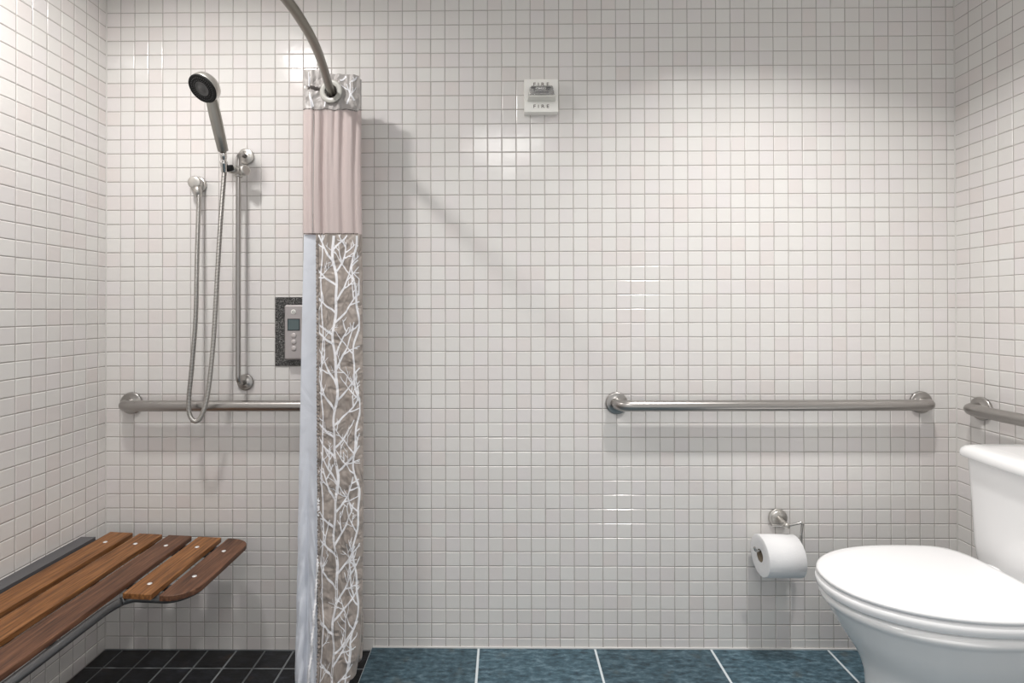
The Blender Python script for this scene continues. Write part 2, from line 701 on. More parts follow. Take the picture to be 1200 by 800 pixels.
grab_bar('long horizontal steel grab bar on the back wall above the paper roll', (1.827, 0, 0.8685), (2.897, 0, 0.8713), (0, -1, 0))
grab_bar('horizontal steel grab bar behind the shower hose, ending behind the curtain', (0.096, 0, 0.8688), (0.86, 0, 0.8688), (0, -1, 0))
grab_bar('steel grab bar on the right side wall above the toilet tank', (W, -0.097, 0.867), (W, -1.011, 0.876), (-1, 0, 0))

# ------------------------------------------------------------ slide bar with clamp
root = thing('shower_slide_bar', 'slim vertical steel slide bar on the shower wall with a chrome clamp', 'slide bar', (0.5055, -0.001, 0.9435))
flange('flange', (0.507, -0.0002, 1.7491), (0, -1, 0), root, 0.029, M_SATIN)
flange('flange', (0.5055, -0.0002, 0.9435), (0, -1, 0), root, 0.029)
mb = MB()
path = round_corners([(0.507, -0.008, 1.7491), (0.5045, -0.052, 1.7491), (0.5045, -0.052, 0.9435), (0.5055, -0.008, 0.9435)], 0.03, 10)
tube(mb, path, 0.0082, 20)
mb.build('bar', M_STEEL, root)
mb = MB()
lathe(mb, [(0, 0), (0, 0.0125), (0.002, 0.0135), (0.034, 0.0135), (0.036, 0.0125), (0.036, 0)], (0.5045, -0.052, 1.664), (0, 0, 1), 28)
lathe(mb, [(0, 0), (0, 0.0115), (0.002, 0.0125), (0.044, 0.0125), (0.046, 0.0115), (0.046, 0)], (0.492, -0.062, 1.682), (1, -0.1, 0), 28)
lathe(mb, [(0, 0), (0, 0.011), (0.03, 0.014), (0.032, 0)], (0.503, -0.05, 1.682), (-0.45, -1, 0.1), 24)
clampo = mb.build('clamp', M_SATIN, root)
mb = MB()
lathe(mb, [(0, 0), (0, 0.0155), (0.002, 0.0175), (0.014, 0.0175), (0.0165, 0.0155), (0.0175, 0.012), (0.0175, 0)], (0.530, -0.066, 1.681), (1, -0.75, 0.05), 32)
mb.build('knob', M_SATIN, clampo)
mb = MB()
lathe(mb, [(0, 0), (0, 0.0145), (0.002, 0.017), (0.016, 0.017), (0.018, 0.0145), (0.018, 0)], (0.489, -0.082, 1.677), (-0.1, -0.45, 0.9), 28)
mb.build('cradle', M_RUBBER, clampo)

# ------------------------------------------------------------ hand shower
n = Vector((-0.2, -0.70, -0.68)).normalized()
hc = Vector((0.4827, -0.225, 1.8985))
root = thing('hand_shower', 'silver hand shower with a black round spray face held in the slide clamp', 'shower head', (0.48, -0.1, 1.66))
back = hc - n * 0.004
mb = MB()
R0 = 0.0445
lathe(mb, [(0.0, 0), (0.002, 0.024), (0.009, 0.036), (0.018, R0 - 0.0015), (0.024, R0), (0.040, R0), (0.042, R0 - 0.001), (0.042, 0)], hc - n * 0.042, n, 48)
head = mb.build('head', M_SATIN, root)
mb = MB()
lathe(mb, [(0, 0), (0, R0 - 0.0002), (0.003, R0 + 0.0003), (0.006, R0 - 0.001), (0.0065, 0.040), (0.005, 0.038), (0.005, 0.030), (0.0055, 0.029), (0.0052, 0)], hc, n, 48)
face = mb.build('spray_face', M_RUBBER, head)
mb = MB()
for rr in (0.0345, 0.0265, 0.018):
    cnt = int(rr * 1050)
    e1 = n.orthogonal().normalized()
    e2 = n.cross(e1)
    for k in range(cnt):
        a = 2 * math.pi * k / cnt
        p = hc + n * 0.0048 + (e1 * math.cos(a) + e2 * math.sin(a)) * rr
        lathe(mb, [(0, 0.0011), (0.0022, 0.0008), (0.0025, 0.0001)], p, n, 6)
mb.build('nozzles', M_GREYRUB, face)
mb = MB()
lathe(mb, [(0, 0), (0, 0.0215), (0.0012, 0.0225), (0.0024, 0.0215), (0.0014, 0.0205), (0.0014, 0.0102), (0.002, 0.0095), (0.002, 0.0)], hc + n * 0.0046, n, 36)
mb.build('spray_ring', M_GREYRUB, face)
mb = MB()
p0 = Vector((0.4895, -0.121, 1.732))
p1 = hc - n * 0.024 + Vector((0.001, 0.011, -0.018))
path = [p0 + (p1 - p0) * t for t in (0, 0.004, 0.02, 0.3, 0.6, 0.85, 1.0)]
tube(mb, path, [0.0135, 0.0155, 0.0165, 0.0178, 0.0185, 0.0175, 0.0165], 28)
mb.build('handle', M_HANDLE, root)
mb = MB()
q0 = Vector((0.4795, -0.097, 1.668))
ax = (p0 - q0)
lathe(mb, [(0, 0), (0, 0.0085), (0.004, 0.0098), (0.03, 0.0125), (0.036, 0.0128), (0.038, 0.0095), (0.046, 0.0090), (0.048, 0.0108), (ax.length, 0.0108), (ax.length + 0.001, 0)], q0, ax, 28)
mb.build('cone_nut', M_CHROME, root)

# ------------------------------------------------------------ wall outlet and hose
root = thing('water_outlet', 'round chrome wall elbow feeding the shower hose', 'water outlet', (0.337, -0.001, 1.649))
mb = MB()
lathe(mb, [(0, 0), (0, 0.027), (0.004, 0.0285), (0.010, 0.0285), (0.013, 0.0265), (0.013, 0)], (0.337, -0.0002, 1.649), (0, -1, 0), 40)
mb.build('escutcheon', M_SATIN, root)
mb = MB()
lathe(mb, [(0, 0), (0, 0.0215), (0.030, 0.0225), (0.034, 0.021), (0.036, 0.017), (0.036, 0)], (0.34, -0.012, 1.649), (0.16, -1, -0.02), 36)
lathe(mb, [(0, 0), (0, 0.0135), (0.030, 0.0125), (0.031, 0.0105), (0.04, 0.0105), (0.041, 0)], (0.351, -0.036, 1.637), (0.1, 0, -1), 28)
mb.build('elbow', M_SATIN, root)
hp = [(0.3555, -0.037, 1.604), (0.3587, -0.040, 1.5819), (0.3621, -0.055, 1.3886), (0.3655, -0.068, 1.1811), (0.3625, -0.085, 1.0065), (0.3590, -0.095, 0.9063),
      (0.3645, -0.101, 0.8494), (0.3865, -0.105, 0.8260), (0.4085, -0.105, 0.8460), (0.4295, -0.105, 0.9223), (0.4476, -0.105, 1.095), (0.4585, -0.103, 1.2967),
      (0.4690, -0.100, 1.4993), (0.4785, -0.097, 1.650), (0.4793, -0.0968, 1.668)]
path = smooth_path(hp, 24)
# resample at even steps for the metal rings
acc = [0.0]
for a, b in zip(path[:-1], path[1:]):
    acc.append(acc[-1] + (b - a).length)
tot = acc[-1]
step = 0.0013
cnt = int(tot / step)
res = []
j = 0
for k in range(cnt + 1):
    s_ = tot * k / cnt
    while j < len(acc) - 2 and acc[j + 1] < s_:
        j += 1
    t = (s_ - acc[j]) / max(acc[j + 1] - acc[j], 1e-9)
    res.append(path[j].lerp(path[j + 1], t))
mb = MB()
tube(mb, res, [(0.0060 if k % 3 == 0 else 0.0078) for k in range(len(res))], 14)
for fi in range((len(res) - 1) * 14):
    if (fi // 14) % 3 == 0:
        mb.mi[fi] = 1
o = mb.build('shower_hose', [M_SATIN, M_GROOVE])
tag(o, 'flexible ribbed metal hose looping down in front of the shower grab bar', 'hose')

# ------------------------------------------------------------ shower control panel
root = thing('shower_control_panel', 'dark speckled stone plate with a silver digital controller beside the curtain', 'shower control', (0.70, -0.001, 1.0))
mb = MB()
box(mb, 0.6115, 0.786, -0.004, -0.0002, 1.0015, 1.2465)
mb.build('stone_plate', M_GRANITE, root, bevel=0.0008)
mb = MB()
box(mb, 0.6555, 0.7235, -0.031, -0.0042, 1.026, 1.219)
body = mb.build('controller_body', M_CTRL, root, bevel=0.007, seg=3)
mb = MB()
box(mb, 0.6675, 0.7115, -0.0318, -0.0305, 1.128, 1.170)
box(mb, 0.6705, 0.7085, -0.0322, -0.0315, 1.131, 1.167, 1)
mb.build('display', [M_LCDRIM, M_LCD], body)
for cx, cz in ((0.6895, 1.1105), (0.6895, 1.088), (0.6895, 1.0655)):
    mb = MB()
    lathe(mb, [(0, 0), (0, 0.0098), (0.0015, 0.0092), (0.003, 0.0065), (0.0036, 0)], (cx, -0.0308, cz), (0, -1, 0), 24)
    mb.build('button', M_CTRLTOP, body)
mb = MB()
lathe(mb, [(0, 0), (0, 0.0088), (0.0013, 0.0086), (0.0018, 0.0078), (0.0018, 0)], (0.6885, -0.0308, 1.194), (0, -1, 0), 24)
pw = mb.build('power_button', M_STROBE, body)
pw['label'] = 'white round power button'
mb = MB()
arc = [(0.6885 + 0.0042 * math.sin(a), -0.0328, 1.194 + 0.0042 * math.cos(a)) for a in [math.radians(35 + 290 * k / 16) for k in range(17)]]
tube(mb, arc, 0.0007, 6)
tube(mb, [(0.6885, -0.0328, 1.1935), (0.6885, -0.0328, 1.1992)], 0.0007, 6)
mb.build('power_symbol', M_LCDRIM, pw)

# ------------------------------------------------------------ fire strobe
root = thing('fire_alarm_strobe', 'white square wall strobe with clear lens and two FIRE markings', 'fire alarm', (1.561, -0.001, 1.951))
mb = MB()
fx0, fx1, fz0, fz1 = 1.5015, 1.6202, 1.8925, 2.0085
box(mb, fx0, fx1, -0.032, -0.0002, fz0, fz1)
hb = mb.build('housing', M_STROBE, root, bevel=0.002)
# lens: wedge lip and clear trapezoid block
mb = MB()
# lip (wide at the bottom, protruding)
zb, zt = 1.930, 1.9385
vs = [(1.5115, -0.032, zb), (1.6115, -0.032, zb), (1.6085, -0.068, zb + 0.003), (1.5145, -0.068, zb + 0.003),
      (1.5140, -0.032, zt), (1.6100, -0.032, zt), (1.6070, -0.066, zt - 0.001), (1.5160, -0.066, zt - 0.001)]
mb.add(vs, [(0, 3, 2, 1), (4, 5, 6, 7), (0, 1, 5, 4), (1, 2, 6, 5), (2, 3, 7, 6), (3, 0, 4, 7)])
mb.build('lens_lip', plain('lens_lip_grey', sr(225, 224, 218), 0.3), root, bevel=0.001)
mb = MB()
zl0, zl1 = 1.939, 1.9795
vs = [(1.5145, -0.0325, zl0), (1.6090, -0.0325, zl0), (1.6040, -0.064, zl0), (1.5190, -0.064, zl0),
      (1.5190, -0.0325, zl1), (1.6045, -0.0325, zl1), (1.5980, -0.056, zl1 - 0.004), (1.5250, -0.056, zl1 - 0.004)]
mb.add(vs, [(0, 3, 2, 1), (4, 5, 6, 7), (0, 1, 5, 4), (1, 2, 6, 5), (2, 3, 7, 6), (3, 0, 4, 7)])
mb.build('clear_lens', M_CLEAR, root, bevel=0.004)
mb = MB()
# reflector trough with flash tube inside
vs = [(1.522, -0.0335, zl0 + 0.003), (1.601, -0.0335, zl0 + 0.003), (1.601, -0.0335, zl1 - 0.004), (1.522, -0.0335, zl1 - 0.004),
      (1.534, -0.046, zl0 + 0.004), (1.589, -0.046, zl0 + 0.004), (1.589, -0.040, zl1 - 0.008), (1.534, -0.040, zl1 - 0.008)]
mb.add(vs, [(0, 1, 5, 4), (1, 2, 6, 5), (2, 3, 7, 6), (3, 0, 4, 7), (4, 5, 6, 7)])
tube(mb, [(1.537, -0.049, 1.958), (1.586, -0.049, 1.958)], 0.0022, 12, 0)
box(mb, 1.527, 1.540, -0.052, -0.0462, 1.9665, 1.972, 1)
box(mb, 1.576, 1.592, -0.052, -0.0462, 1.9665, 1.972, 1)
mb.build('reflector', [M_REFL, M_DARK], root)


def lettering(txt, x, y, z, size, spacing, parent, sx=1.0):
    cu = bpy.data.curves.new('lettering', 'FONT')
    cu.body = txt
    cu.size = size
    cu.space_character = spacing
    cu.align_x = 'CENTER'
    cu.align_y = 'CENTER'
    cu.extrude = 0.0003
    tmp = bpy.data.objects.new('tmp_text', cu)
    coll.objects.link(tmp)
    bpy.context.view_layer.update()
    me = bpy.data.meshes.new_from_object(tmp.evaluated_get(bpy.context.evaluated_depsgraph_get()))
    bpy.data.objects.remove(tmp)
    bpy.data.curves.remove(cu)
    me.transform(Matrix.Translation((x, y, z)) @ Matrix.Rotation(math.pi / 2, 4, 'X') @ Matrix.Diagonal((sx, 1, 1, 1)))
    me.materials.clear()
    me.materials.append(M_INK)
    ob = bpy.data.objects.new('lettering', me)
    coll.objects.link(ob)
    ob.parent = parent
    ob.matrix_parent_inverse = Matrix.Translation(parent.location).inverted()
    return ob


lt = lettering('FIRE', 1.5605, -0.0323, 1.912, 0.0165, 1.68, hb, 1.2)
lt.matrix_parent_inverse = Matrix.Identity(4)
lt = lettering('FIRE', 1.5605, -0.0323, 1.9895, 0.0165, 1.68, hb, 1.2)
lt.matrix_parent_inverse = Matrix.Identity(4)
for c in hb.children:
    # hb sits at the world origin in world terms, keep the letters where they are
    c.matrix_parent_inverse = Matrix.Identity(4)

# ------------------------------------------------------------ curtain rod
rp = [(0.858, -0.004, 1.907), (0.862, -0.06, 1.907), (0.871, -0.1774, 1.907), (0.9045, -0.3452, 1.907), (0.927, -0.4776, 1.907), (0.9355, -0.603, 1.907),
      (0.9335, -0.70, 1.907), (0.925, -1.0, 1.907), (0.915, -1.6, 1.907), (0.905, -2.2, 1.907), (0.90, YF + 0.004, 1.907)]
root = thing('shower_curtain_rod', 'curved satin metal rod carrying the shower curtain', 'curtain rod', (0.858, -0.01, 1.907))
mb = MB()
tube(mb, smooth_path(rp, 10), 0.0125, 24)
mb.build('rod', M_ROD, root)
flange('flange', (0.858, -0.0002, 1.907), (0, -1, 0), root, 0.034, M_ROD)

# ------------------------------------------------------------ shower curtain
root = thing('shower_curtain', 'bunched shower curtain with blush top and taupe lower part printed with white branches', 'shower curtain', (0.866, -0.13, 0.04))
RC = Vector((0.8705, -0.17, 1.907))


def lerp(a, b, t):
    return a + (b - a) * t


def interp(tab, z):
    for (z0, v0), (z1, v1) in zip(tab[:-1], tab[1:]):
        if z <= z1:
            t = max(0.0, min(1.0, (z - z0) / (z1 - z0)))
            return lerp(v0, v1, t)
    return tab[-1][1]


LEFT = [(0.0, 0.816), (0.058, 0.816), (0.3, 0.796), (0.56, 0.789), (0.91, 0.7776), (1.1, 0.776), (1.43, 0.771), (1.452, 0.7705), (1.50, 0.7705), (2.0, 0.770)]
RIGHT = [(0.0, 0.935), (0.058, 0.952), (0.154, 0.970), (0.30, 0.976), (0.56, 0.9745), (0.91, 0.968), (1.1, 0.9655), (1.45, 0.9605), (1.65, 0.9575), (2.0, 0.958)]
FRONT = [(0.0, -0.262), (0.3, -0.222), (0.9, -0.186), (1.45, -0.172), (2.0, -0.170)]


def hsh(i):
    return math.sin(i * 12.9898 + 4.1) * 0.5 + 0.5


def cpoint(layer, s, z, amp):
    """layer 0 is the front sheet, s in 0..1 from the left to the right; odd layers are the folds behind"""
    L, Rr, F = interp(LEFT, z), interp(RIGHT, z), interp(FRONT, z)
    dy = (-0.090 - F) / 4.2
    low = max(0.0, 1 - z / 0.28)
    x = lerp(L + 0.004 + 0.004 * layer, Rr - 0.001 - 0.29 * dy * layer * (1 - low) + 0.010 * low * min(layer, 1), s)
    edge = min(1.0, min(s, 1 - s) * 9)
    y = F + dy * layer + amp * edge * (0.55 * math.sin(s * 27 + layer * 1.7 + 0.5 * math.sin(z * 3.1)) + 0.35 * math.sin(s * 51 + z * 1.3 + layer))
    if layer == 0 and z > 1.445:
        fade = min(1.0, max(0.0, (1.86 - z) / 0.03))
        for c_, w_, h_ in ((0.20, 0.022, 0.006), (0.365, 0.05, 0.013), (0.56, 0.03, 0.007 * max(0, (z - 1.6) / 0.25)), (0.70, 0.045, 0.010), (0.93, 0.04, 0.010)):
            y += fade * h_ * math.exp(-((s + 0.012 * math.sin(z * 9) - c_) / w_) ** 2)
    # round the side edges towards the fold behind
    y += 0.010 * (1 - edge) ** 2
    return Vector((x, y, z))


def sheet(mb, layer, s0, s1, ztop, zbot, amp, ns=44, dz=0.012, mi=0, wrinkle=0.0, hole=None, off=0.0, seed=0, slit=False):
    """ztop and zbot are functions of s"""
    nz = max(2, int((ztop(0.5) - zbot(0.5)) / dz))
    vs = []
    for j in range(nz + 1):
        for i in range(ns + 1):
            s = lerp(s0, s1, i / ns)
            z = lerp(zbot(s), ztop(s), j / nz)
            p = cpoint(layer, s, z, amp)
            if wrinkle:
                p.y += wrinkle * (math.sin(s * 23 + z * 90 + seed) * 0.5 + math.sin(s * 60 - z * 55 + seed * 2) * 0.3 + math.sin(z * 170 + s * 31) * 0.3)
            p.y -= off
            vs.append(p)
    fs = []
    for j in range(nz):
        for i in range(ns):
            a = j * (ns + 1) + i
            q = (a, a + 1, a + ns + 2, a + ns + 1)
            c = (vs[q[0]] + vs[q[2]]) / 2
            if hole and (c.x - hole.x) ** 2 + (c.z - hole.z) ** 2 < 0.024 ** 2:
                continue
            if slit and c.x < hole.x - 0.02:
                t = (hole.x - c.x) / 0.095
                zc = 1.9095 + 0.018 * t
                if abs(c.z - zc) < 0.0018 + 0.0035 * math.sin(math.pi * min(1, t)) + 0.002 * t:
                    continue
            fs.append(q)
    mb.add(vs, fs, mi, True)


def turn(mb, layer, side, ztop, zbot, amp, dz=0.02, mi=0, shift=0.0):
    """the rounded fold joining a layer to the next one behind"""
    nz = max(2, int((ztop - zbot) / dz))
    vs = []
    K = 6
    for j in range(nz + 1):
        z = lerp(zbot, ztop, j / nz)
        a = cpoint(layer, side, z, amp)
        b = cpoint(layer + 1, side, z, amp)
        sg = 1 if side > 0.5 else -1
        c = (a + b) / 2
        r = (b - a).length / 2
        for k in range(K + 1):
            t = math.pi * k / K
            p = c + (a - c) * math.cos(t) + Vector((sg * min(r, 0.008) * math.sin(t), 0, 0))
            vs.append(p)
    fs = []
    for j in range(nz):
        for i in range(K):
            a = j * (K + 1) + i
            fs.append((a, a + 1, a + K + 2, a + K + 1))
    mb.add(vs, fs, mi, True)


NL = 5
S_EDGE = 0.255        # left border of the printed sheet on the front
ZP = 1.447            # seam between blush and print
ZH = 1.852            # seam below the header


def hdr_top(s):
    return 1.985 - 0.004 * math.sin(s * 9) if s < 0.42 else 1.968 - 0.008 * (s - 0.5)


# --- header band
mb = MB()
for l in range(NL):
    sheet(mb, l, 0, 1, (hdr_top if l == 0 else (lambda s, l=l: 1.966 - 0.003 * l)), lambda s: ZH - 0.004 * s + 0.002 * math.sin(s * 19), 0.004 if l else 0.0035,
          ns=84, dz=0.0028, wrinkle=0.0020, hole=RC if l < NL - 1 else None, seed=l, slit=(l < NL - 1))
    if l < NL - 1:
        turn(mb, l, 1 if l % 2 == 0 else 0, 1.955 - 0.003 * l, ZH + 0.002, 0.0035)
# --- printed branches on the header and on the lower sheet share this grower


def strip(mb, pts, w0, w1, layer, amp, off, mi, clip, wr=None):
    """pts in (s, z); a ribbon lying on the front sheet"""
    P = []
    for k in range(len(pts) - 1):
        (a, b), (c, d) = pts[k], pts[k + 1]
        nn = max(1, int(math.hypot((c - a) * 0.19, d - b) / 0.005))
        for q in range(nn):
            P.append((lerp(a, c, q / nn), lerp(b, d, q / nn)))
    P.append(pts[-1])
    n_ = len(P)
    prev = None
    for k, (s, z) in enumerate(P):
        a = P[max(k - 1, 0)]
        b = P[min(k + 1, n_ - 1)]
        dx, dz_ = (b[0] - a[0]) * 0.19, b[1] - a[1]
        ln = math.hypot(dx, dz_) or 1
        wv = lerp(w0, w1, k / max(1, n_ - 1)) / 2
        nx, nz_ = -dz_ / ln * wv, dx / ln * wv
        row = []
        ok = clip[0] < s < clip[1] and clip[2] < z < clip[3]
        for sg in (-1, 1):
            ss, zz = s + sg * nx / 0.19, z + sg * nz_
            ss = min(max(ss, clip[0]), clip[1])
            p = cpoint(layer, ss, zz, amp)
            if wr:
                p.y += wr(ss, zz)
            p.y -= off
            row.append(p)
        if prev and ok:
            mb.add([prev[0], prev[1], row[1], row[0]], [(0, 1, 2, 3)], mi, True)
        prev = row if ok else None


def grow(mb, rg, s, z, ang, length, width, depth, clip, off, amp, wr=None):
    """a curving branch; ang measured from vertical, + to the right, in metres"""
    pts = [(s, z)]
    seg = 6
    bend = -math.copysign(rg.uniform(0.15, 0.6), ang)
    a = ang
    kids = []
    for k in range(seg):
        a2 = a + rg.uniform(-0.16, 0.16)
        s += math.sin(a2) * length / seg / 0.19
        z += math.cos(a2) * length / seg
        a += bend / seg
        pts.append((s, z))
        if depth > 0 and k in (1, 2, 3, 4) and rg.random() < 0.5:
            kids.append((s, z, a, k))
    strip(mb, pts, width, width * 0.42, 0, amp, off, 1, clip, wr)
    for (ks, kz, ka, k) in kids:
        sd = 1 if rg.random() < 0.5 else -1
        grow(mb, rg, ks, kz, ka + sd * rg.uniform(0.5, 0.9), length * rg.uniform(0.3, 0.6), width * 0.7, depth - 1, clip, off, amp, wr)


HW = lambda s, z: 0.0020 * (math.sin(s * 23 + z * 90) * 0.5 + math.sin(s * 60 - z * 55) * 0.3 + math.sin(z * 170 + s * 31) * 0.3)
rg = random.Random(11)
for (s, z, a, l) in ((0.80, 1.868, 0.3, 0.075), (0.93, 1.88, -0.5, 0.06), (0.68, 1.945, 1.2, 0.05), (0.12, 1.93, 0.2, 0.05), (0.2, 1.86, -0.3, 0.05), (0.4, 1.86, 0.2, 0.03), (0.88, 1.94, 0.9, 0.03)):
    grow(mb, rg, s, z, a, l, 0.006, 1, (0.01, 0.985, 1.858, 1.96), 0.0008, 0.0035, HW)
header = mb.build('header', [M_HEADER, M_PRINT], root, recalc=False)
# header piping at the left seam and stitch line
mb = MB()
for z in [1.856 + 0.004 * k for k in range(31)]:
    pass
pth = [cpoint(0, 0.125 + 0.006 * math.sin(z * 60), z, 0.0035) + Vector((0, -0.0015, 0)) for z in [1.925 + 0.006 * k for k in range(9)]]
tube(mb, pth, 0.0018, 8)
mb.build('piping', M_PRINT, header)
mb = MB()
pth = [cpoint(0, lerp(0.125, 0.19, (1.905 - z) / 0.055), z, 0.0035) + Vector((0, -0.0015, 0)) for z in [1.855 + 0.005 * k for k in range(10)]]
tube(mb, pth, 0.0018, 8)
mb.build('piping', M_PRINT, header)
mb = MB()
k = 0
s = 0.01
while s < 0.98:
    zz = ZH - 0.004 * s + 0.002 * math.sin(s * 19) + 0.001
    a = cpoint(0, s, zz, 0.0045) + Vector((0, -0.0016, 0))
    b = cpoint(0, s + 0.014, zz, 0.0045) + Vector((0, -0.0016, 0))
    tube(mb, [a, b], 0.0011, 6)
    s += 0.024
mb.build('stitching', M_STITCH, header)

# --- blush band
PA = 0.0025


def pink_extra(s):
    return 0


mb = MB()
for l in range(NL):
    sheet(mb, l, 0, 1, lambda s: ZH + 0.001 - 0.004 * s, lambda s: ZP, PA if l == 0 else 0.004, ns=90 if l == 0 else 40, dz=0.02)
    if l < NL - 1:
        turn(mb, l, 1 if l % 2 == 0 else 0, ZH, ZP, 0.004)
blush = mb.build('blush_panel', M_PINK, root, recalc=False)
mb = MB()
pth = [cpoint(0, 0.19 + 0.01 * math.sin(z * 8), z, PA) + Vector((0, -0.0006, 0)) for z in [ZP + 0.008 * k for k in range(50)]]
tube(mb, pth, 0.0014, 8)
mb.build('seam', M_HEADER, blush)

# --- printed lower panel
TA = 0.004


def hem(s):
    return 0.05 - 0.012 * s


mb = MB()
sheet(mb, 0, S_EDGE, 1, lambda s: ZP + 0.001, hem, TA, ns=60, dz=0.012, wrinkle=0.0)
for l in range(1, NL):
    sheet(mb, l, 0.3 if l == 1 else 0.05, 1, lambda s: ZP, lambda s: 0.05, 0.004, ns=40, dz=0.03)
for l in (0, 2):
    turn(mb, l, 1, ZP, 0.06, 0.004)
clip = (S_EDGE + 0.012, 0.992, 0.045, ZP - 0.001)
# main stem meanders up the middle, side stems left and right
rg = random.Random(23)
for (s_base, amp_s, wdt, blen, ph, dens) in ((0.57, 0.035, 0.0088, 0.13, 0.3, 0.042), (0.93, 0.045, 0.0058, 0.095, 1.9, 0.055), (0.34, 0.015, 0.004, 0.05, 3.1, 0.11)):
    z = 0.046
    pts = []
    while z < ZP:
        pts.append((s_base + amp_s * math.sin(z * 21 + ph) + 0.4 * amp_s * math.sin(z * 49 + ph), z))
        z += 0.009
    strip(mb, pts, wdt, wdt, 0, TA, 0.0008, 1, clip)
    z = 0.03 + 0.01 * ph
    side = 1
    while z < ZP - 0.02:
        s0_ = s_base + amp_s * math.sin(z * 21 + ph) + 0.4 * amp_s * math.sin(z * 49 + ph)
        grow(mb, rg, s0_, z, side * rg.uniform(0.55, 0.95), blen * rg.uniform(0.7, 1.35), wdt * 0.82, 2, clip, 0.0008 + 0.0001, TA)
        side = -side if rg.random() < 0.8 else side
        z += dens * rg.uniform(0.7, 1.3)
pr = mb.build('printed_panel', [M_TAUPE, M_PRINT], root, recalc=False)
# gathered hem down the left border of the print
mb = MB()
zs = [0.045 + 0.006 * k for k in range(int((ZP - 0.045) / 0.006) + 1)]
pth = [cpoint(0, S_EDGE + 0.01 + 0.006 * math.sin(z * 400), z, TA) + Vector((0, -0.001 - 0.001 * math.sin(z * 260), 0)) for z in zs]
tube(mb, pth, [0.0042 + 0.0012 * math.sin(z * 520) for z in zs], 8)
mb.build('gathered_hem', M_TAUPE, pr)
mb = MB()
z = 0.05
while z < ZP - 0.01:
    a = cpoint(0, S_EDGE + 0.028, z, TA) + Vector((0, -0.0022, 0))
    b = cpoint(0, S_EDGE - 0.008, z + 0.004, TA) + Vector((0, -0.0045, 0))
    tube(mb, [a, b], 0.0013, 6)
    z += 0.0115
mb.build('stitching', M_STITCH, pr)
mb = MB()
s = 0.02
while s < 0.97:
    a = cpoint(0, s, ZP + 0.001, PA) + Vector((0, -0.002, 0))
    b = cpoint(0, s + 0.018, ZP + 0.0015, PA) + Vector((0, -0.002, 0))
    tube(mb, [a, b], 0.0012, 6)
    s += 0.03
mb.build('seam_stitching', M_STITCH, pr)

# --- pale liner showing left of the print


def lpoint(s, z, back=0):
    """liner: s 0 at the left edge, 1 hidden behind the printed sheet"""
    L, F = interp([(0.0, 0.780), (0.058, 0.7758), (0.3, 0.7685), (0.56, 0.7666), (0.91, 0.7650), (1.15, 0.7675), (1.453, 0.7725), (1.5, 0.7725)], z), interp(FRONT, z)
    Rt = lerp(interp(LEFT, z), interp(RIGHT, z), S_EDGE) + 0.02
    x = lerp(L, Rt, s)
    low = max(0.0, min(1.0, (0.85 - z) / 0.6))
    y = F + 0.008 - 0.012 * low * math.exp(-((s - 0.22) / 0.13) ** 2) + 0.010 * low * math.exp(-((s - 0.42) / 0.06) ** 2) - 0.010 * low * math.exp(-((s - 0.62) / 0.12) ** 2)
    y += 0.004 * low * math.sin(z * 62 + 9 * (s - 0.4) ** 2 * 6 + (3 if s > 0.42 else 0)) * math.sin(math.pi * min(1, s * 2.2 if s < 0.42 else 2.2 * (0.9 - s)))
    y += 0.02 * (max(0.0, 0.10 - s) / 0.10) ** 2
    y += 0.0016 * math.sin(z * 34 + s * 5) * (0.3 + low)
    return Vector((x, y + back, z))


mb = MB()
nz, ns = 110, 30
for bk in (0.0, 0.022):
    vs = [lpoint(i / ns, lerp(0.018, ZP - 0.001, j / nz), bk) for j in range(nz + 1) for i in range(ns + 1)]
    fs = [(j * (ns + 1) + i, j * (ns + 1) + i + 1, (j + 1) * (ns + 1) + i + 1, (j + 1) * (ns + 1) + i) for j in range(nz) for i in range(ns)]
    mb.add(vs, fs, 0, True)
vs = []
for j in range(nz + 1):
    z = lerp(0.018, ZP - 0.001, j / nz)
    a, b = lpoint(0, z), lpoint(0, z, 0.022)
    for k in range(5):
        t = math.pi * k / 4
        vs.append(Vector((a.x - 0.004 * math.sin(t), lerp(a.y, b.y, (1 - math.cos(t)) / 2), z)))
mb.add(vs, [(j * 5 + i, j * 5 + i + 1, (j + 1) * 5 + i + 1, (j + 1) * 5 + i) for j in range(nz) for i in range(4)], 0, True)
liner = mb.build('liner', M_LINER, root, recalc=False)
liner['label'] = 'pale blue white liner strip down the left side'
mb = MB()
# white overlocked edge that swings out to the left near the floor
zs = [0.02 + 0.0045 * k for k in range(150)]
pth = [lpoint(lerp(0.50, 0.82, min(1, (z - 0.02) / 0.42) ** 0.8) + 0.008 * math.sin(z * 900), z) + Vector((0, -0.0045, 0)) for z in zs]
tube(mb, pth, [0.0040 + 0.0013 * math.sin(z * 700) for z in zs], 8)
mb.build('overlocked_edge', M_WSTITCH, liner)
# --- rings
for k in range(NL - 1):
    z_ = 1.907
    yy = cpoint(k, 0.5, z_, 0).y
    # follow the rod
    tt = (yy + 0.1774) / (0.1774 - 0.06)
    xx = 0.871 - 0.009 * max(0, tt)
    ctr = Vector((xx, yy - (0.007 if k == 0 else 0.004), z_))
    mb = MB()
    lathe(mb, [(0, 0.0205), (-0.0016, 0.0212), (-0.0026, 0.0235), (-0.0028, 0.033), (-0.002, 0.0365), (0.0, 0.038), (0.003, 0.0365), (0.003, 0.0212), (0, 0.0205)],
          ctr, Vector((0.10, 1, 0)), 48)
    mb.build('curtain_ring', M_RING, root)

# ------------------------------------------------------------ fold-down shower seat
ST = 0.435


def sz(x):
    return ST - 0.045 * (x - 0.06)


